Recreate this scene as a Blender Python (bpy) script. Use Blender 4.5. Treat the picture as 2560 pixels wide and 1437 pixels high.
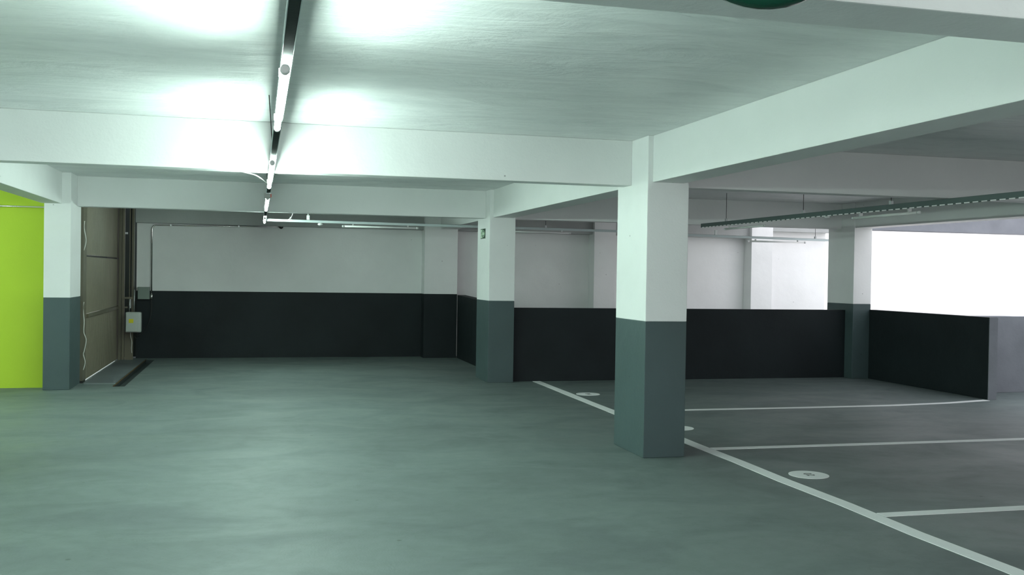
import bpy, bmesh, math, random
from mathutils import Vector, Matrix
random.seed(7)
S = bpy.context.scene
for o in list(bpy.data.objects): bpy.data.objects.remove(o, do_unlink=True)
COL = S.collection

# ------------------------------------------------------------------ camera
yaw, pitch, roll, H = .2539, .0138, .0154, 1.5
R = Vector((math.cos(yaw), -math.sin(yaw), 0)); F0 = Vector((math.sin(yaw), math.cos(yaw), 0)); Z = Vector((0, 0, 1))
F = math.cos(pitch)*F0 - math.sin(pitch)*Z; U = math.sin(pitch)*F0 + math.cos(pitch)*Z
R2 = math.cos(roll)*R + math.sin(roll)*U; U2 = math.cos(roll)*U - math.sin(roll)*R
cam = bpy.data.cameras.new('camera'); co = bpy.data.objects.new('camera', cam); COL.objects.link(co)
M = Matrix((R2, U2, -F)).transposed().to_4x4(); M.translation = (0, 0, H); co.matrix_world = M
cam.sensor_width = 36; cam.lens = 36*2463.03/2560; cam.clip_start = .05; cam.clip_end = 300
cam.shift_y = 0; S.camera = co

# ------------------------------------------------------------------ sky and exposure
SKY = 2.1
LAMP = 212.0
w = bpy.data.worlds.new('overcast_sky'); S.world = w; w.use_nodes = True
nt = w.node_tree; bg = nt.nodes['Background']
tc = nt.nodes.new('ShaderNodeTexCoord'); sx = nt.nodes.new('ShaderNodeSeparateXYZ'); rp = nt.nodes.new('ShaderNodeValToRGB')
nt.links.new(tc.outputs['Generated'], sx.inputs[0]); nt.links.new(sx.outputs['Z'], rp.inputs[0])
rp.color_ramp.elements[0].position = 0; rp.color_ramp.elements[0].color = (.98, .95, 1, 1)
rp.color_ramp.elements[1].position = 1; rp.color_ramp.elements[1].color = (.88, .92, 1, 1)
nt.links.new(rp.outputs[0], bg.inputs[0]); bg.inputs[1].default_value = SKY
sun = bpy.data.lights.new('sun', 'SUN'); sun.energy = 6; sun.angle = math.radians(1); sun.color = (1, .96, .92)
so = bpy.data.objects.new('sun', sun); COL.objects.link(so)
so.rotation_euler = Vector((-.42, .25, .87)).to_track_quat('Z', 'Y').to_euler()   # high sun over the roof, reaches only the open yard
S.view_settings.view_transform = 'Standard'; S.view_settings.look = 'None'
S.view_settings.exposure = 0; S.view_settings.gamma = 1; S.view_settings.use_curve_mapping = False

# ------------------------------------------------------------------ materials
def newmat(name):
    m = bpy.data.materials.new(name); m.use_nodes = True
    return m, m.node_tree, m.node_tree.nodes['Principled BSDF']
def simple(name, col, rough=.5, metal=0, spec=.5):
    m, nt, b = newmat(name)
    b.inputs['Base Color'].default_value = (*col, 1); b.inputs['Roughness'].default_value = rough
    b.inputs['Metallic'].default_value = metal; b.inputs['Specular IOR Level'].default_value = spec
    return m
def noise(nt, vec, scale, detail=4, rough=.55, dist=0):
    n = nt.nodes.new('ShaderNodeTexNoise'); n.inputs['Scale'].default_value = scale
    n.inputs['Detail'].default_value = detail; n.inputs['Roughness'].default_value = rough
    n.inputs['Distortion'].default_value = dist
    nt.links.new(vec, n.inputs['Vector']); return n.outputs['Fac']
def mapping(nt, scale=(1, 1, 1), rot=0):
    g = nt.nodes.new('ShaderNodeNewGeometry'); mp = nt.nodes.new('ShaderNodeMapping')
    mp.inputs['Scale'].default_value = scale; mp.inputs['Rotation'].default_value = (0, 0, rot)
    nt.links.new(g.outputs['Position'], mp.inputs['Vector']); return mp.outputs[0]
def ramp(nt, fac, stops):
    r = nt.nodes.new('ShaderNodeValToRGB'); el = r.color_ramp.elements
    while len(el) < len(stops): el.new(.5)
    for e, (p, c) in zip(el, stops): e.position = p; e.color = (*c, 1)
    nt.links.new(fac, r.inputs[0]); return r.outputs[0]
def mulc(nt, a, b, f=1.):
    m = nt.nodes.new('ShaderNodeMix'); m.data_type = 'RGBA'; m.blend_type = 'MULTIPLY'
    m.inputs[0].default_value = f
    nt.links.new(a, m.inputs[6]); nt.links.new(b, m.inputs[7]); return m.outputs[2]
def bump(nt, b, pairs):
    prev = None
    for h, s, d in pairs:
        n = nt.nodes.new('ShaderNodeBump'); n.inputs['Strength'].default_value = s; n.inputs['Distance'].default_value = d
        nt.links.new(h, n.inputs['Height'])
        if prev: nt.links.new(prev, n.inputs['Normal'])
        prev = n.outputs[0]
    nt.links.new(prev, b.inputs['Normal'])
def painted(name, col, var=.06, rough=.6, specks=True, spec=.4, fine=.25):
    m, nt, b = newmat(name)
    v = mapping(nt); n1 = noise(nt, v, .9, 5); n2 = noise(nt, v, 60, 3); n3 = noise(nt, v, 5, 4)
    lo = tuple(c*(1-var) for c in col); hi = tuple(min(1, c*(1+var)) for c in col)
    c = ramp(nt, n1, [(.3, lo), (.7, hi)])
    if specks:
        vo = nt.nodes.new('ShaderNodeTexVoronoi'); vo.inputs['Scale'].default_value = 3.2
        nt.links.new(v, vo.inputs['Vector'])
        c = mulc(nt, c, ramp(nt, vo.outputs['Distance'], [(.018, (.45, .45, .45)), (.03, (1, 1, 1))]))
    nt.links.new(c, b.inputs['Base Color']); b.inputs['Roughness'].default_value = rough
    b.inputs['Specular IOR Level'].default_value = spec
    bump(nt, b, [(n2, fine, .004), (n3, .25, .02)])
    return m

WHITE = painted('white_wall_paint', (.80, .815, .805))
BEAMW = painted('white_beam_paint', (.76, .775, .765), var=.04)
DADO = painted('dark_grey_column_paint', (.056, .088, .090), var=.12, rough=.5)
DARK = painted('charcoal_wall_paint', (.011, .017, .019), var=.25, rough=.6, spec=.25)
LIME = painted('lime_green_wall_paint', (.41, .565, .027), var=.05, rough=.6, specks=False)
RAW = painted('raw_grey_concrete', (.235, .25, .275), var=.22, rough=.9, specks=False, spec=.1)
PALE = painted('pale_exterior_render', (.85, .85, .85), var=.04, specks=False)

def ceiling_mat():
    m, nt, b = newmat('brushed_white_ceiling_paint')
    v = mapping(nt, (.6, 1.3, 1)); n1 = noise(nt, v, 1.6, 7, .6, .9)
    v2 = mapping(nt, (.8, 2.6, 1)); n2 = noise(nt, v2, 1.7, 6, .62, .8)
    c = ramp(nt, n1, [(.2, (.70, .73, .73)), (.5, (.82, .84, .835)), (.8, (.87, .885, .875))])
    c = mulc(nt, c, ramp(nt, n2, [(.25, (.88, .88, .885)), (.55, (1, 1, 1))]))
    nt.links.new(c, b.inputs['Base Color']); b.inputs['Roughness'].default_value = .42
    b.inputs['Specular IOR Level'].default_value = .45
    bump(nt, b, [(n2, .5, .05), (n1, .4, .08), (noise(nt, mapping(nt), 45, 3), .2, .004)])
    return m
CEIL = ceiling_mat()
def floor_mat():
    m, nt, b = newmat('grey_floor_paint')
    v = mapping(nt, (1, 1, 1)); n1 = noise(nt, v, .55, 6, .6, .6)
    n2 = noise(nt, mapping(nt, (.8, 1.2, 1), .3), 1.3, 6, .58, .8)
    c = ramp(nt, n1, [(.25, (.125, .155, .151)), (.5, (.148, .184, .179)), (.75, (.170, .210, .204))])
    c = mulc(nt, c, ramp(nt, n2, [(.25, (.80, .80, .82)), (.55, (1, 1, 1))]))
    n3 = noise(nt, v, 9, 5, .6)
    c = mulc(nt, c, ramp(nt, n3, [(.3, (.9, .91, .9)), (.6, (1, 1, 1))]))
    vo = nt.nodes.new('ShaderNodeTexVoronoi'); vo.inputs['Scale'].default_value = 1.7; nt.links.new(mapping(nt, (1, 1, 0)), vo.inputs['Vector'])
    c = mulc(nt, c, ramp(nt, vo.outputs['Distance'], [(.016, (.55, .58, .55)), (.03, (1, 1, 1))]))
    cr = nt.nodes.new('ShaderNodeTexNoise'); cr.noise_dimensions = '3D'; cr.inputs['Scale'].default_value = .8; cr.inputs['Detail'].default_value = 8; cr.inputs['Roughness'].default_value = .62
    nt.links.new(mapping(nt, (1, 1, 0), .5), cr.inputs['Vector'])
    c = mulc(nt, c, ramp(nt, cr.outputs['Fac'], [(.496, (1, 1, 1)), (.500, (.90, .91, .90)), (.504, (1, 1, 1))]))
    nt.links.new(c, b.inputs['Base Color'])
    rr = ramp(nt, n2, [(.3, (.62,)*3), (.7, (.48,)*3)]); nt.links.new(rr, b.inputs['Roughness'])
    b.inputs['Specular IOR Level'].default_value = .36
    bump(nt, b, [(noise(nt, v, 70, 3), .25, .004), (n2, .12, .02)])
    return m
FLOOR = floor_mat()
LINE = painted('white_road_paint', (.86, .88, .87), var=.06, rough=.6, specks=False)
INK = simple('dark_marking_ink', (.08, .09, .09), .6)
GALV = simple('galvanised_steel', (.55, .58, .58), .42, .85)
GALVW = simple('pale_zinc_trunking', (.50, .58, .58), .5, .3)
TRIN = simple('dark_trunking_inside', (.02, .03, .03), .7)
STRIP = painted('channel_shade_dark', (.018, .028, .028), var=.5, rough=.75, specks=False, spec=.2)
TEAL = simple('dark_galvanised_trunking', (.09, .13, .125), .5, .2)
STEEL = simple('polished_conduit_steel', (.62, .62, .60), .22, 1)
CAP = simple('white_lamp_plastic', (.72, .74, .73), .35)
TUBEOFF = simple('unlit_lamp_tube', (.80, .82, .80), .3)
BLACK = simple('black_rubber', (.015, .015, .015), .5)
WCAB = simple('white_cable_sheath', (.75, .75, .72), .45)
PLATE = painted('worn_steel_threshold', (.11, .13, .14), var=.3, rough=.45, specks=False)
RUST = painted('rusty_steel_edge', (.075, .05, .02), var=.4, rough=.8, specks=False)
OLIVE = painted('olive_grey_gate_paint', (.165, .15, .105), var=.12, rough=.45, specks=False, fine=.1)
OLIVE2 = painted('olive_grey_gate_frame_paint', (.125, .115, .08), var=.15, rough=.4, specks=False, fine=.1)
OFFW = simple('off_white_plastic', (.50, .54, .50), .4)
PANEL = painted('grey_green_steel', (.20, .25, .22), var=.1, rough=.45, specks=False, fine=.05)
YEL = simple('yellow_sticker', (.75, .68, .02), .5)
RED = simple('red_plastic', (.8, .12, .08), .4)
SHADEB = painted('shaded_wall_beam_grey', (.40, .42, .41), var=.12, rough=.8, specks=False, spec=.2)  # shade on the wall beams put into a grey base colour
GREENP = simple('dark_green_plastic', (.002, .04, .022), .25)
SIGNG = simple('sign_dark_green', (.008, .05, .02), .4)
SIGNW = simple('sign_pale_green_white', (.62, .78, .60), .4)
def emit_mat(name, col, k):
    m, nt, b = newmat(name)
    b.inputs['Base Color'].default_value = (.8, .8, .8, 1)
    b.inputs['Emission Color'].default_value = (*col, 1); b.inputs['Emission Strength'].default_value = k
    return m
LIT = emit_mat('lit_lamp_tube', (.77, 1, .90), LAMP)

# ------------------------------------------------------------------ helpers
def link(name, bm, mat, parent=None, smooth=False):
    me = bpy.data.meshes.new(name); bm.to_mesh(me); bm.free()
    for mm in (mat if isinstance(mat, list) else [mat]): me.materials.append(mm)
    if smooth:
        for p in me.polygons: p.use_smooth = True
    o = bpy.data.objects.new(name, me); COL.objects.link(o)
    if parent:
        o.parent = parent; o.matrix_parent_inverse = parent.matrix_world.inverted() if False else Matrix.Translation(-Vector(parent.location))
    return o
def add_box(bm, x0, x1, y0, y1, z0, z1, bev=0):
    b2 = bmesh.new()
    vs = [b2.verts.new((x, y, z)) for x in (x0, x1) for y in (y0, y1) for z in (z0, z1)]
    for f in ((0, 1, 3, 2), (4, 6, 7, 5), (0, 4, 5, 1), (2, 3, 7, 6), (0, 2, 6, 4), (1, 5, 7, 3)):
        b2.faces.new([vs[i] for i in f])
    if bev: bmesh.ops.bevel(b2, geom=b2.edges[:], offset=bev, segments=2, affect='EDGES', profile=.6)
    bmesh.ops.recalc_face_normals(b2, faces=b2.faces[:])
    me = bpy.data.meshes.new('t'); b2.to_mesh(me); b2.free(); bm.from_mesh(me); bpy.data.meshes.remove(me)
def box(name, x0, x1, y0, y1, z0, z1, mat, parent=None, bev=0):
    bm = bmesh.new(); add_box(bm, x0, x1, y0, y1, z0, z1, bev); return link(name, bm, mat, parent)
def add_tube(bm, pts, r, seg=8, caps=True):
    pts = [Vector(p) for p in pts]; rings = []
    t0 = (pts[1]-pts[0]).normalized(); up = Vector((0, 0, 1)) if abs(t0.z) < .9 else Vector((1, 0, 0))
    n = t0.cross(up).normalized()
    for i, p in enumerate(pts):
        t = ((pts[min(i+1, len(pts)-1)]-pts[max(i-1, 0)])).normalized()
        n = (n - t*n.dot(t)).normalized(); b = t.cross(n)
        rr = r[i] if isinstance(r, (list, tuple)) else r
        rings.append([bm.verts.new(p+rr*(math.cos(a)*n+math.sin(a)*b)) for a in [2*math.pi*k/seg for k in range(seg)]])
    for a, b in zip(rings, rings[1:]):
        for k in range(seg): bm.faces.new((a[k], a[(k+1) % seg], b[(k+1) % seg], b[k]))
    if caps:
        bm.faces.new(rings[0][::-1]); bm.faces.new(rings[-1])
def tube(name, pts, r, mat, parent=None, seg=8):
    bm = bmesh.new(); add_tube(bm, pts, r, seg); bmesh.ops.recalc_face_normals(bm, faces=bm.faces[:])
    return link(name, bm, mat, parent, True)
def curve_pts(ctrl, n=6):
    P = [Vector(c) for c in ctrl]; out = []
    for i in range(len(P)-1):
        p0, p1, p2, p3 = P[max(i-1, 0)], P[i], P[i+1], P[min(i+2, len(P)-1)]
        for k in range(n):
            t = k/n
            out.append(.5*((2*p1)+(-p0+p2)*t+(2*p0-5*p1+4*p2-p3)*t*t+(-p0+3*p1-3*p2+p3)*t**3))
    out.append(P[-1]); return out
def empty(name, loc, label, cat, group=None):
    o = bpy.data.objects.new(name, None); COL.objects.link(o); o.location = loc
    o.empty_display_size = .1
    tag(o, label, cat, group); return o
def tag(o, label, cat, group=None):
    o['label'] = label; o['category'] = cat
    if group: o['group'] = group
    return o
def struct(o, label=None):
    o['kind'] = 'structure'
    if label: o['label'] = label
    return o

HB, HC, HP = 2.27, 2.652, 1.126
# ------------------------------------------------------------------ floor (with the drain slot left open), ceiling
DX0, DX1, DY0, DY1 = -1.74, -1.60, 13.28, 17.08
bm = bmesh.new()
def quad(bm, x0, x1, y0, y1, z):
    bm.faces.new([bm.verts.new(p) for p in ((x0, y0, z), (x1, y0, z), (x1, y1, z), (x0, y1, z))])
quad(bm, -8, DX0, -5, 17.9, 0); quad(bm, DX1, 15, -5, 17.9, 0)
quad(bm, DX0, DX1, -5, DY0, 0); quad(bm, DX0, DX1, DY1, 17.9, 0)
floor = struct(link('floor', bm, FLOOR), 'worn grey painted garage floor')
bm = bmesh.new(); add_box(bm, -8, -2.3, -2.5, 13.42, HC, 2.85); add_box(bm, -2.3, 9.02, -2.5, 17.6, HC, 2.85); add_box(bm, 9.02, 15, -2.5, 7.9, HC, 2.85)  # last slab is an unseen canopy added to keep sky light off the right floor
ceil = struct(link('ceiling', bm, CEIL), 'white brushed concrete slab soffit, plus unseen canopy added at right')

# ------------------------------------------------------------------ walls
def two_tone(name, x0, x1, y0, y1, z1, label, upper=WHITE, lower=DARK, zp=HP):
    o = struct(box(name, x0, x1, y0, y1, zp, z1, upper), label)
    d = box('dado', x0, x1, y0, y1, 0, zp, lower, o); d['label'] = 'charcoal painted lower band'
    return o
two_tone('wall_back', -1.93, 3.44, 17.423, 17.6, HC, 'white back wall with charcoal lower band')
struct(box('wall_ramp_back', 3.44, 10.95, 17.423, 17.6, 0, HC, WHITE), 'white wall beyond the ramp parapet')
struct(box('wall_left', -8, -2.5, 13.27, 13.42, 0, HC, LIME), 'lime green wall behind the left column')
struct(box('wall_far_left', -8.15, -8, -2.5, 13.42, 0, HC, WHITE))
struct(box('wall_canopy_end', 15, 15.15, -2.5, 7.9, 0, HC, WHITE))  # unseen end wall closing off the added canopy
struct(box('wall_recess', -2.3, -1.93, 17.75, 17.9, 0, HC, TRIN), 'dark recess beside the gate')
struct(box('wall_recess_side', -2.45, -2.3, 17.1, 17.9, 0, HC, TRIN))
struct(box('wall_parapet_back', 3.4525, 8.708, 13.276, 13.41, 0, 1.027, DARK, bev=.006), 'low charcoal parapet in front of the ramp')
bm = bmesh.new()
prof = [(13.92, 0), (17.12, 0), (17.12, 1.112), (13.92, 1.04)]
a = [bm.verts.new((3.45, y, z)) for y, z in prof]; b = [bm.verts.new((3.59, y, z)) for y, z in prof]
bm.faces.new(a[::-1]); bm.faces.new(b)
for i in range(4): bm.faces.new((a[i], a[(i+1) % 4], b[(i+1) % 4], b[i]))
bmesh.ops.recalc_face_normals(bm, faces=bm.faces[:])
struct(link('wall_parapet_left', bm, DARK), 'charcoal parapet running back behind the second column')
pr = struct(box('wall_parapet_right', 8.99, 9.11, 10.555, 13.078, 0, 1.042, DARK, bev=.005), 'charcoal parapet right of the ramp column')
box('end_face', 8.992, 9.115, 10.545, 10.556, 0, 1.04, RAW, pr)['label'] = 'bare concrete end of the parapet'
struct(box('wall_yard', 9.11, 15, 11.2, 11.36, 0, 1.03, RAW, bev=.006), 'bare concrete low wall at the right edge')
struct(box('ramp', 3.6, 15, 13.62, 17.42, 0, .01, painted('ramp_bounce_concrete', (.30, .30, .30), specks=False)), 'unseen ramp floor behind the parapets, made pale to bounce daylight')  # unseen ramp floor, pale so daylight bounces onto the far wall
struct(box('ramp', 9.115, 15, 11.365, 13.615, 0, .01, painted('yard_bounce_slab', (.70, .69, .68), specks=False)))  # unseen yard slab added as a reflector under the right beam
# outside: pale yard wall and ground seen overexposed through the openings
struct(box('wall_outside', 9, 30, 26, 26.3, 0, 3.2, PALE)); struct(box('wall_outside_right', 24, 24.3, -10, 26, 0, 3.2, PALE))
bm = bmesh.new(); quad(bm, -20, 40, 17.9, 40, -.01); quad(bm, 15, 40, -20, 17.9, -.01); quad(bm, -20, -8.15, -20, 17.9, -.01); quad(bm, -8.15, 15, -30, -5, -.01)
struct(link('ground', bm, painted('pale_yard_concrete', (.55, .54, .53), specks=False)))

# ------------------------------------------------------------------ columns
def column(x0, x1, y0, y1, label, group=None):
    t = empty('column', ((x0+x1)/2, (y0+y1)/2, 0), label, 'column', group)
    box('shaft', x0, x1, y0, y1, HP, HC, WHITE, t, .006)
    d = box('dado', x0, x1, y0, y1, 0, HP, DADO, t, .006); d['label'] = 'dark grey painted lower part'
    return t
G = 'free-standing concrete columns'
XC = [(-2.5, -2.198), (3.09, 3.4575), (8.708, 9.013)]
column(3.0947, 3.4615, 7.549, 8.238, 'nearest two-tone concrete column, widest, standing beside the white lane line', G)
column(3.0876, 3.4525, 13.161, 13.917, 'two-tone concrete column carrying the small green exit sign', G)
column(-2.50, -2.198, 12.987, 13.713, 'two-tone concrete column between lime green wall and metal gate', G)
column(8.708, 9.013, 13.078, 13.773, 'shaded two-tone concrete column at the corner of the two dark parapets beside the bright opening', G)
GX = 'columns outside the frame'
for (x0, x1), (y0, y1) in [(XC[1], (2.05, 2.75)), (XC[0], (7.5, 8.2)), (XC[0], (2.05, 2.75)), (XC[2], (7.5, 8.2)), (XC[2], (2.05, 2.75))]:
    column(x0, x1, y0, y1, 'two-tone concrete column out of view', GX)
def pilaster(x0, x1, label, dado):
    t = empty('pilaster', ((x0+x1)/2, 17.27, 0), label, 'pilaster', 'pilasters on the far wall')
    if dado:
        box('shaft', x0, x1, 17.12, 17.42, HP, HC, WHITE, t, .005); box('dado', x0, x1, 17.12, 17.42, 0, HP, DARK, t, .005)
    else: box('shaft', x0, x1, 17.12, 17.42, 0, HC, WHITE, t, .005)
pilaster(2.849, 3.44, 'broad pilaster with charcoal foot at right end of the back wall', True)
pilaster(5.99, 6.41, 'white pilaster showing between second column and nearest column', False)
pilaster(9.17, 9.62, 'white pilaster showing between nearest column and ramp column', False)

# ------------------------------------------------------------------ beams
def beam(x0, x1, y0, y1, label, mat=BEAMW, z0=HB):
    return tag(box('beam', x0, x1, y0, y1, z0, HC, mat, None, .006), label, 'beam', 'ceiling beams')
YA, YC, YG = (7.906, 8.085), (13.413, 13.60), (2.43, 2.68)
beam(-2.198, 3.0947, *YA, 'long white cross beam crossed by the row of lit lamps, left of nearest column')
beam(-8, -2.5, *YA, 'white cross beam out of view at far left')
beam(3.4615, 8.708, *YA, 'shaded grey cross beam at upper right, right of nearest column')
beam(-2.198, 3.0876, *YC, 'farther white cross beam between gate column and exit-sign column')
beam(3.4525, 8.708, *YC, 'farther shaded cross beam above the dark ramp parapet')
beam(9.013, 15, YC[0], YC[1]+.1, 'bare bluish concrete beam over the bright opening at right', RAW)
beam(-2.2, 3.09, *YG, 'nearest cross beam cut by top edge, left part')
beam(3.4575, 8.708, *YG, 'nearest cross beam at top right corner of the frame')
beam(-8, -2.5, *YG, 'nearest cross beam out of view at far left')
def spans(x0, x1, ys, labels):
    for (a, b), l in zip(ys, labels): beam(x0, x1, a, b, l)
YS = [(-2.5, 2.05), (2.75, 7.549), (8.238, 13.161), (13.917, 17.12)]
spans(3.1376, 3.415, YS, ['lengthwise beam behind the camera', 'lengthwise white beam from top right corner to the nearest column',
      'lengthwise white beam between nearest column and exit-sign column', 'lengthwise white beam between exit-sign column and back wall pilaster'])
spans(-2.53, -2.30, [(-2.5, 2.05), (2.75, 7.5), (8.2, 12.987)], ['lengthwise left beam behind the camera', 'lengthwise left beam out of view',
      'lengthwise white beam at left edge above lime green wall'])
spans(8.72, 9.01, [(-2.5, 2.05), (2.75, 7.5), (8.2, 13.078)], ['lengthwise right beam behind the camera', 'lengthwise right beam out of view',
      'lengthwise shaded beam above the bright opening, ending at the ramp column'])
for (a, b), l in zip([(-1.93, 2.849), (3.44, 5.99), (6.41, 9.17), (9.62, 10.95)],
        ['wall beam at top of the back wall', 'wall beam beyond the parapet, behind exit-sign column', 'wall beam beyond the parapet, right of nearest column', 'wall beam behind the ramp column']):
    beam(a, b, 17.22, 17.42, l, SHADEB, z0=2.25 if a < 9.5 else 2.4)  # last segment raised to shape the rising edge of the overexposed wall

# ------------------------------------------------------------------ road markings
def marking(name, poly, label, cat, group):
    bm = bmesh.new()
    top = [bm.verts.new((x, y, .003)) for x, y in poly]; bot = [bm.verts.new((x, y, 0)) for x, y in poly]
    bm.faces.new(top)
    n = len(poly)
    for i in range(n): bm.faces.new((bot[i], bot[(i+1) % n], top[(i+1) % n], top[i]))
    bmesh.ops.recalc_face_normals(bm, faces=bm.faces[:])
    return tag(link(name, bm, LINE), label, cat, group)
def strip(pts, w):
    L, Rr = [], []
    for i, (x, y) in enumerate(pts):
        a = Vector(pts[max(i-1, 0)]); b = Vector(pts[min(i+1, len(pts)-1)]); t = (b-a).normalized(); n = Vector((-t.y, t.x))
        wob = w/2*(1+random.uniform(-.06, .06))
        L.append((x+n.x*wob, y+n.y*wob)); Rr.append((x-n.x*wob, y-n.y*wob))
    return L+Rr[::-1]
marking('lane_line', strip([(3.815-.002*k if k % 2 else 3.812, 13.27-.75*k) for k in range(17)], .118), 'long white line running from far parapet past nearest column to lower right corner', 'floor marking', 'painted parking lines')
GB = 'painted parking lines'
marking('bay_line', strip([(3.87, 10.2), (5, 10.205), (6.2, 10.195), (7.4, 10.22), (8.2, 10.32), (8.92, 10.49)], .095), 'farthest white bay line, bending to the parapet end', 'floor marking', GB)
marking('bay_line', strip([(3.87, 7.86), (5, 7.85), (6.2, 7.845), (7.4, 7.85), (9, 7.85)], .10), 'middle white bay line starting just right of nearest column', 'floor marking', GB)
marking('bay_line', strip([(3.87, 5.46), (5, 5.45), (6.2, 5.45), (7.4, 5.45), (9, 5.45)], .10), 'nearest white bay line at lower right', 'floor marking', GB)
marking('bay_line', strip([(3.87, 3.06), (6, 3.05), (9, 3.05)], .10), 'white bay line below the frame', 'floor marking', GB)
def disc(cx, cy, num, label):
    r = .15
    d = marking('bay_number_disc', [(cx+r*math.cos(2*math.pi*k/40), cy+r*math.sin(2*math.pi*k/40)) for k in range(40)], label, 'floor marking', 'white numbered discs')
    cu = bpy.data.curves.new('digits', 'FONT'); cu.body = num; cu.size = .095; cu.align_x = 'CENTER'; cu.align_y = 'CENTER'; cu.extrude = .0005
    tmp = bpy.data.objects.new('tmp', cu); COL.objects.link(tmp)
    dg = bpy.context.evaluated_depsgraph_get(); me = bpy.data.meshes.new_from_object(tmp.evaluated_get(dg))
    bpy.data.objects.remove(tmp)
    me.transform(Matrix.Translation((cx, cy, .0037)) @ Matrix.Rotation(-math.pi/2, 4, 'Z'))
    me.materials.clear(); me.materials.append(INK)
    o = bpy.data.objects.new('digits', me); COL.objects.link(o); o.parent = d; o['label'] = 'dark number ' + num
disc(4.10, 6.69, '02', 'nearest white disc with small dark number, between the two nearest bay lines')
disc(4.06, 9.0, '03', 'white disc mostly hidden behind nearest column')
disc(4.06, 11.75, '04', 'farthest white disc, left of nearest column beside the lane line')

# ------------------------------------------------------------------ drain and threshold by the gate
t = empty('floor_drain', ((DX0+DX1)/2, (DY0+DY1)/2, 0), 'narrow dark open drain channel across the gate entrance', 'drain')
bm = bmesh.new()
add_box(bm, DX0, DX1, DY0, DY1, -.07, -.06); add_box(bm, DX1-.004, DX1, DY0, DY1, -.06, 0); add_box(bm, DX0, DX0+.008, DY0, DY1, -.06, -.003); add_box(bm, DX0, DX1, DY0, DY0+.004, -.06, 0); add_box(bm, DX0, DX1, DY1-.004, DY1, -.06, 0)
link('channel', bm, TRIN, t)
box('rusty_edge', DX0, DX0+.014, DY0+.005, DY1-.005, -.002, .011, RUST, t)['label'] = 'rusty steel edge'
t = empty('threshold_plate', (-1.92, 15.4, 0), 'flat worn steel threshold plate between gate and drain', 'threshold')
box('plate', -2.14, DX0-.004, 13.62, 17.01, 0, .012, PLATE, t)
box('edge_strip', -2.13, DX0-.004, 13.585, 13.612, 0, .014, simple('worn_bright_steel', (.20, .24, .24), .5, .2), t)['label'] = 'bright worn near edge'

# ------------------------------------------------------------------ gate
t = empty('gate', (-2.18, 15.5, 0), 'tall olive grey ribbed sheet metal gate beside the left column', 'gate')
ZS = [(.016, .835), (.885, 1.64), (1.665, 2.64)]; YSG = [(13.96, 15.835), (15.85, 17.16)]
for (z0, z1) in ZS:
    for (y0, y1) in YSG:
        bm = bmesh.new(); n = int(round((y1-y0)/.05)); pts = []
        for k in range(n):
            ya = y0+(y1-y0)*k/n; d = (y1-y0)/n
            pts += [(-2.186, ya), (-2.186, ya+.45*d), (-2.180, ya+.55*d), (-2.180, ya+.95*d)]
        pts.append((-2.186, y1))
        fr = [(bm.verts.new((x, y, z0)), bm.verts.new((x, y, z1))) for x, y in pts]
        bk = [(bm.verts.new((-2.194, y0, z0)), bm.verts.new((-2.194, y0, z1))), (bm.verts.new((-2.194, y1, z0)), bm.verts.new((-2.194, y1, z1)))]
        for p, q in zip(fr, fr[1:]): bm.faces.new((p[0], q[0], q[1], p[1]))
        bm.faces.new((bk[0][0], bk[0][1], bk[1][1], bk[1][0]))
        bmesh.ops.recalc_face_normals(bm, faces=bm.faces[:])
        link('sheet_panel', bm, OLIVE, t)
box('rail', -2.2, -2.185, 13.96, 17.16, 1.641, 1.664, BLACK, t)['label'] = 'dark seam rail'
box('rail', -2.19, -2.155, 14.06, 17.16, .838, .882, OLIVE2, t)
box('seam', -2.2, -2.182, 15.836, 15.849, .035, 2.262, BLACK, t)
box('gate_post', -2.32, -2.165, 13.714, 13.955, .03, 2.64, OLIVE2, t, .003)
box('post_foot', -2.30, -2.167, 13.715, 13.95, 0, .03, BLACK, t)
box('hinge_post', -2.16, -2.115, 17.02, 17.10, 0, HC, OLIVE2, t, .004)
box('hinge_post', -2.11, -2.072, 17.04, 17.10, 0, HC, OLIVE, t, .004)
g = empty('guide_rail', (-1.97, 17.1, 0), 'tall dark steel counterweight rail between gate and back wall', 'rail')
box('channel_wall', -2.0, -1.985, 17.04, 17.11, .47, HC, OLIVE2, g); box('channel_wall', -1.965, -1.935, 17.06, 17.2, .47, HC, OLIVE2, g)
box('back_plate', -2.07, -1.94, 17.112, 17.13, 0, .47, OLIVE, g); box('bolt', -2.07, -2.03, 17.06, 17.09, 2.05, 2.08, GALV, g)
box('web', -1.985, -1.965, 17.09, 17.11, .47, HC, TRIN, g)
box('bracket', -2.07, -1.94, 16.985, 17.018, 1.0, 1.03, OLIVE, g); box('bracket', -2.07, -2.015, 16.985, 17.018, .85, .875, OLIVE, g)
for x in (-1.985, -1.915): tube('guide_tube', [(x, 17.0, .79), (x, 17.0, 1.02 if x < -1.95 else 1.15)], .009, GALV, g)
box('stay', -1.975, -1.965, 16.99, 17.04, .85, 1.0, GALV, g)

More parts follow.
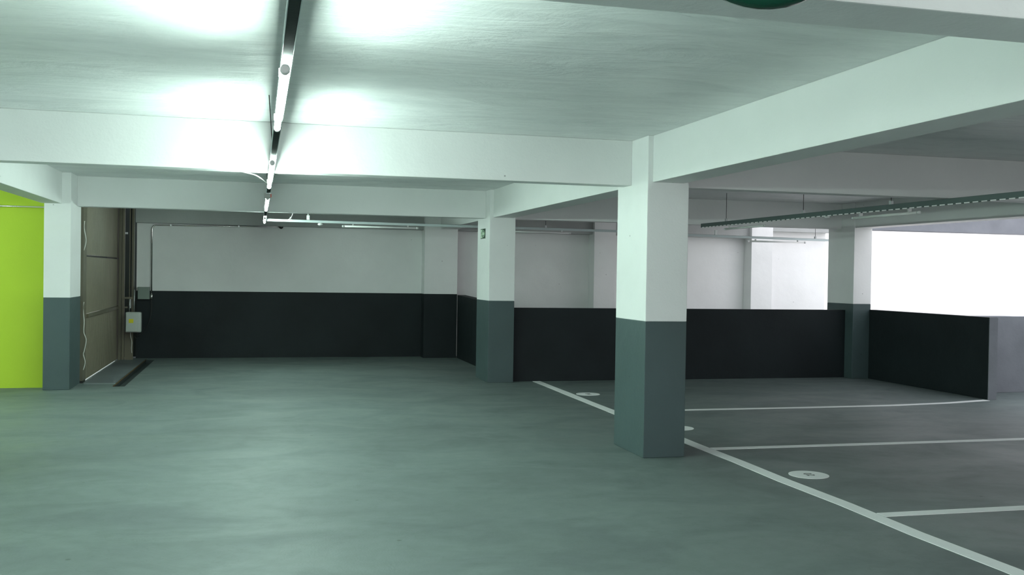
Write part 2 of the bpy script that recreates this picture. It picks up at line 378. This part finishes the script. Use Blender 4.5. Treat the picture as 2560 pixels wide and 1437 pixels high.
# control box
t = empty('control_box', (-1.91, 16.9, .46), 'pale rounded gate motor control box with yellow sticker', 'control box')
box('case', -2.032, -1.793, 16.86, 16.99, .462, .79, OFFW, t, .022)
box('lid', -2.02, -1.84, 16.838, 16.862, .475, .777, OFFW, t, .01)
s = box('sticker', -1.975, -1.905, 16.8345, 16.8385, .618, .682, YEL, t); s['label'] = 'yellow square sticker'
box('mounting_strap', -1.985, -1.94, 16.985, 17.045, .5, .75, GALV, t)
tag(tube('motor_cable', curve_pts([(-1.962, 16.95, .47), (-1.958, 16.95, .4), (-1.945, 17.0, .3), (-1.953, 17.02, .2), (-1.945, 17.02, .12)]), .005, WCAB), 'short pale cable end hanging below the control box', 'cable')
tag(tube('loop_cable', curve_pts([(-1.91, 16.93, .465), (-1.89, 16.95, .38), (-1.85, 16.95, .37), (-1.86, 16.93, .43), (-1.835, 16.93, .47)]), .005, BLACK), 'small black cable loop under the control box', 'cable')
tag(tube('drop_cable', curve_pts([(-1.69, 17.37, .985), (-1.685, 17.37, .85), (-1.70, 17.36, .7), (-1.74, 17.3, .55), (-1.80, 17.1, .44), (-1.86, 16.97, .41), (-1.87, 16.93, .462)]), .006, BLACK), 'dark cable curving from wall conduit down to control box', 'cable')
# grey junction panel and conduit on the back wall
t = empty('junction_cabinet', (-1.81, 17.38, .985), 'grey-green steel box on back wall above the control box', 'cabinet')
box('case', -1.902, -1.716, 17.33, 17.42, .985, 1.189, PANEL, t, .004)
box('cover', -1.898, -1.72, 17.322, 17.331, .99, 1.184, PANEL, t, .003)
t = empty('wall_conduit', (-1.69, 17.4, 1.07), 'steel conduit rising from dark band and bending along the back wall', 'conduit')
bend = [(-1.69+.07*(1-math.cos(a)), 17.395, 2.15+.07*math.sin(a)) for a in [math.pi/2*k/8 for k in range(9)]]
tube('pipe', [(-1.69, 17.395, 1.07)]+bend+[(-.6, 17.395, 2.232), (.38, 17.395, 2.246)], .012, STEEL, t, 12)
for x, z in ((-1.4, 2.223), (-.3, 2.235)): box('clip', x-.012, x+.012, 17.378, 17.419, z-.018, z+.018, GALV, t, .002)
tube('junction_box', [(.40, 17.38, 2.246), (.40, 17.419, 2.246)], .035, BLACK, t, 16)
tube('box_screw', [(.40, 17.375, 2.246), (.40, 17.381, 2.246)], .008, STEEL, t, 8)
tube('end_fitting', [(-1.69, 17.395, .985), (-1.69, 17.395, 1.0), (-1.69, 17.395, 1.05), (-1.69, 17.395, 1.075)], [.012, .024, .024, .013], STEEL, t, 12)
t = empty('lime_wall_conduit', (-3, 13.25, 2.22), 'thin steel conduit across the lime green wall near the left edge', 'conduit')
tube('pipe', [(-6, 13.253, 2.235), (-2.505, 13.253, 2.235)], .012, STEEL, t, 10)
for x in (-5.2, -4.1, -3.06): box('clip', x-.012, x+.012, 13.238, 13.27, 2.217, 2.253, GALV, t, .002)
# white cable by the gate post
tag(tube('hanging_cable', curve_pts([(-2.16, 13.75, 1.05), (-2.17, 13.74, .97), (-2.155, 13.74, .80), (-2.158, 13.74, .66), (-2.128, 13.74, .56), (-2.15, 13.74, .42), (-2.16, 13.74, .37), (-2.138, 13.74, .27), (-2.16, 13.74, .17)]), .005, WCAB), 'wavy white cable hanging down beside the gate post', 'cable')
tag(tube('upper_cable', curve_pts([(-2.16, 13.74, 2.1), (-2.165, 13.74, 2.0), (-2.14, 13.74, 1.85), (-2.165, 13.74, 1.72)]), .005, WCAB), 'short white cable near the top of the gate post', 'cable')

# ------------------------------------------------------------------ exit sign
t = empty('exit_sign', (3.0876, 13.56, 2.06), 'small green exit sign with white arrow on the second column', 'sign')
X = 3.0876
box('plate', X-.005, X, 13.42, 13.70, 1.99, 2.128, SIGNG, t)
box('pictogram_field', X-.007, X-.005, 13.582, 13.69, 2.0, 2.118, SIGNW, t)['label'] = 'pale pictogram half'
def flat(name, pts, x, mat, par):
    bm = bmesh.new(); bm.faces.new([bm.verts.new((x, y, z)) for y, z in pts])
    r_ = bmesh.ops.extrude_face_region(bm, geom=bm.faces[:])
    for v in [v for v in r_['geom'] if isinstance(v, bmesh.types.BMVert)]: v.co.x += .0015
    bmesh.ops.recalc_face_normals(bm, faces=bm.faces[:])
    return link(name, bm, mat, par)
flat('arrow', [(13.566, 2.078), (13.50, 2.078), (13.53, 2.108), (13.502, 2.108), (13.438, 2.059), (13.502, 2.01), (13.53, 2.01), (13.50, 2.04), (13.566, 2.04)], X-.0065, SIGNW, t)['label'] = 'white arrow pointing right'
flat('running_figure', [(13.65, 2.10), (13.635, 2.10), (13.63, 2.085), (13.605, 2.07), (13.608, 2.062), (13.632, 2.07), (13.628, 2.045), (13.607, 2.04), (13.602, 2.012), (13.61, 2.012), (13.616, 2.032), (13.64, 2.036), (13.66, 2.012), (13.668, 2.016), (13.648, 2.045), (13.648, 2.072), (13.668, 2.058), (13.672, 2.064), (13.65, 2.085)], X-.0085, simple('sign_grey_green', (.25, .36, .25), .5), t)['label'] = 'faint running figure'

# ------------------------------------------------------------------ cable trunking and lamps
def channel(bm, p0, p1, wdt=.038, hgt=.038, th=.0025):
    """C channel open downwards between two points (bottom centre line)"""
    p0, p1 = Vector(p0), Vector(p1); d = (p1-p0).normalized(); s = d.cross(Z).normalized()
    def bar(a0, a1, b0, b1):
        vs = [bm.verts.new(p+s*a+Z*b) for p in (p0, p1) for a, b in ((a0, b0), (a1, b0), (a1, b1), (a0, b1))]
        for f in ((0, 1, 2, 3), (7, 6, 5, 4), (0, 4, 5, 1), (1, 5, 6, 2), (2, 6, 7, 3), (3, 7, 4, 0)): bm.faces.new([vs[i] for i in f])
    h = wdt/2
    bar(-h, -h+th, 0, hgt); bar(h-th, h, 0, hgt); bar(-h, h, hgt-th, hgt)
def trunking(name, p0, p1, label, mat=GALVW, hgt=.038, rods=(), rod_top=HC, inside=True, group='suspended cable trunking'):
    t = empty(name, p0, label, 'cable trunking', group)
    bm = bmesh.new(); channel(bm, p0, p1, hgt=hgt); bmesh.ops.recalc_face_normals(bm, faces=bm.faces[:]); link('channel', bm, mat, t)
    if inside:
        q0, q1 = Vector(p0), Vector(p1); d = (q1-q0).normalized(); s = d.cross(Z).normalized()
        bm = bmesh.new()
        vs = [bm.verts.new(q+s*a+Z*b) for q in (q0, q1) for a, b in ((-.0155, .002), (.0155, .002), (.0155, .008), (-.0155, .008))]
        for f in ((0, 1, 2, 3), (7, 6, 5, 4), (0, 4, 5, 1), (1, 5, 6, 2), (2, 6, 7, 3), (3, 7, 4, 0)): bm.faces.new([vs[i] for i in f])
        bmesh.ops.recalc_face_normals(bm, faces=bm.faces[:])
        link('shade_strip', bm, STRIP, t)  # dark strip stands in for shade inside the open channel
    L = (Vector(p1)-Vector(p0)).length
    for f, dx in rods:
        p = Vector(p0).lerp(Vector(p1), f/L)
        tube('hanger_rod', [(p.x, p.y, p.z+hgt-.002), (p.x+dx, p.y, rod_top)], .0035, BLACK, t, 6)
        box('hanger_clip', p.x-.012, p.x+.012, p.y-.02, p.y+.02, p.z+hgt-.002, p.z+hgt+.037, GALV, t)
    return t
ZT = 2.222
XM = .094
trunking('cable_trunking', (XM-.008, -2.4, ZT), (XM+.012, 14.98, ZT+.004), 'long dark trunking carrying the row of lit lamps overhead', rods=[(5.65, -.02), (9.1, -.03), (13.8, 0), (1.5, 0)])
trunking('cable_trunking', (.13, 15.0, 2.222), (5.9, 15.0, 2.196), 'pale trunking crossing in front of back wall, right of last lit lamp', rods=[(.35, .05), (4.3, 0)])
trunking('cable_trunking', (5.93, 15.0, 2.178), (9.9, 15.0, 2.135), 'pale trunking low in front of bright ramp wall, right of nearest column', rods=[(.6, 0), (3.3, 0)])
trunking('cable_trunking', (6.22, 13.1, 2.21), (6.30, -2.4, 2.205), 'dark trunking with unlit lamps running through the right bay', mat=TEAL, hgt=.056, rods=[(.75, 0), (2.7, 0), (4.35, 0), (6.6, 0), (9, 0)])
tr = bpy.data.objects['cable_trunking.003']
bm = bmesh.new(); k = 0
while k*.11 < 15.2:
    y = 13.05-k*.11; x = 6.22+(13.1-y)/15.5*.08; z = 2.21-(13.1-y)/15.5*.005
    add_box(bm, x-.0225, x-.0195, y-.07, y, z-.004, z+.006); k += 1
o = link('lit_dash_lip', bm, simple('lit_dash_zinc', (.85, .85, .85), .4, .1), tr); o['label'] = 'notched bottom edge, lit dashes put into its colour'; o['kind'] = 'stuff'  # near-white teeth paint the lit dashes along the channel edge
tag(box('support_bracket', 7.355, 7.395, 14.98, 15.02, 2.20, 2.275, CAP), 'small white bracket on the low trunking by the ramp wall', 'bracket')

def lamp(x0, y0, x1, y1, zc, lit, label, group, r=.0145, zt=ZT):
    a, b = Vector((x0, y0, zc)), Vector((x1, y1, zc)); d = (b-a).normalized()
    t = empty('tube_lamp', (a+b)/2, label, 'lamp', group)
    tube('tube', [a+d*.03, b-d*.03], r, LIT if lit else TUBEOFF, t, 16)
    for p, s in ((a, 1), (b, -1)):
        tube('end_cap', [p, p+d*s*.004, p+d*s*.035], [r*.7, r*1.12, r*1.12], CAP, t, 16)
    L = (b-a).length
    for k in (.14, .86):
        p = a+d*(L*k); n = Vector((-d.y, d.x, 0))
        bm = bmesh.new(); ww = r*1.25
        add_box(bm, -.008, .008, -ww, ww, r*.9, zt-zc); me_rot = Matrix.Translation(p) @ Matrix.Rotation(math.atan2(d.y, d.x), 4, 'Z')
        bmesh.ops.transform(bm, matrix=me_rot, verts=bm.verts[:]); link('mounting_clip', bm, CAP, t)
    return t
ZL = 2.182
GL = 'lit tube lamps in the overhead row'
lamp(.086, 3.43, .088, 4.90, ZL, True, 'nearest and largest lit tube lamp in the overhead row', GL)
lamp(.089, 6.45, .092, 8.38, ZL, True, 'second lit tube lamp, passing under the long white cross beam', GL)
lamp(.094, 9.66, .096, 11.6, ZL, True, 'third lit tube lamp, between the two cross beams', GL)
lamp(.1, 13.64, .104, 14.9, 2.196, True, 'farthest lit tube lamp, at junction with the crossing trunking', GL)
lamp(.086, .4, .086, 1.9, ZL, True, 'lit tube lamp above the camera', 'lamps out of view')
for y, l in ((.6, 'rearmost'), (3.9, 'second'), (7.1, 'third'), (10.3, 'farthest')): lamp(-5.2, y, -5.2, y+2.2, 2.3, True, 'lit tube lamp in the left bay out of view, ' + l + ' of four', 'lamps out of view', zt=HC)
GU = 'unlit tube lamps'
lamp(1.236, 15.0, 2.395, 15.0, 2.178, False, 'unlit tube lamp under the trunking in front of back wall', GU, zt=2.215)
lamp(6.26, 8.32, 6.262, 9.45, 2.162, False, 'nearer unlit tube lamp under the right bay trunking', GU, zt=2.208)
lamp(6.245, 11.3, 6.24, 12.42, 2.162, False, 'farther unlit tube lamp under the right bay trunking', GU, zt=2.208)
lamp(7.95, 15.0, 9.05, 15.0, 2.11, False, 'unlit tube lamp against the bright ramp wall', GU, zt=2.144)
lamp(3.75, 15.0, 4.85, 15.0, 2.165, False, 'unlit tube lamp showing between second and nearest columns', GU, zt=2.2)
# little fittings
t = empty('socket_box', (.735, 15, 2.258), 'small white socket standing on the crossing trunking', 'socket')
box('body', .712, .758, 14.98, 15.02, 2.257, 2.325, CAP, t, .004); tube('stem', [(.735, 15, 2.325), (.735, 15, 2.345)], .008, CAP, t)
def dome(name, c, r, mat, label, cat, sz=.55):
    bm = bmesh.new(); bmesh.ops.create_uvsphere(bm, u_segments=20, v_segments=10, radius=r)
    for v in bm.verts: v.co.z *= sz
    bmesh.ops.translate(bm, verts=bm.verts[:], vec=c)
    return tag(link(name, bm, mat, None, True), label, cat)
dome('motion_sensor', (.915, 15.0, 2.197), .04, CAP, 'white dome sensor under the crossing trunking beside the unlit lamp', 'sensor')
dome('motion_sensor', (6.265, 9.95, 2.203), .03, CAP, 'white dome sensor under the right bay trunking', 'sensor')
t = empty('connector_box', (XM, 9.58, 2.17), 'small grey connector box with red button between second and third lit lamps', 'connector')
box('body', XM-.033, XM+.025, 9.53, 9.6, 2.178, 2.222, simple('grey_plastic', (.35, .36, .34), .5), t, .003)
box('red_button', XM+.025, XM+.034, 9.54, 9.59, 2.185, 2.215, RED, t, .002)
tag(tube('loose_cable', curve_pts([(XM-.02, 8.6, 2.235), (XM-.06, 8.4, 2.25), (XM-.11, 8.2, 2.262), (XM-.2, 8.0, 2.264)]), .004, WCAB), 'loose white cable leaving the trunking under the long cross beam', 'cable')
tag(tube('loose_cable', curve_pts([(.44, 14.98, 2.25), (.49, 14.95, 2.29), (.52, 14.9, 2.4), (.55, 14.9, 2.6), (.55, 14.9, HC)]), .005, WCAB), 'thin pale cable rising from the crossing trunking near the last lit lamp', 'cable')
# dark green pipe bend at top edge
bm = bmesh.new(); cz = 2.147+.04+.24
add_tube(bm, [(.925, 2.16, HC)]+[(1.165+.24*math.cos(a), 2.16, cz+.24*math.sin(a)) for a in [math.pi+math.pi*k/24 for k in range(25)]]+[(1.405, 2.16, HC)], .04, 16)
tag(link('pipe_bend', bm, GREENP, None, True), 'dark green glossy rounded pipe bend cut by top edge of the frame', 'pipe')
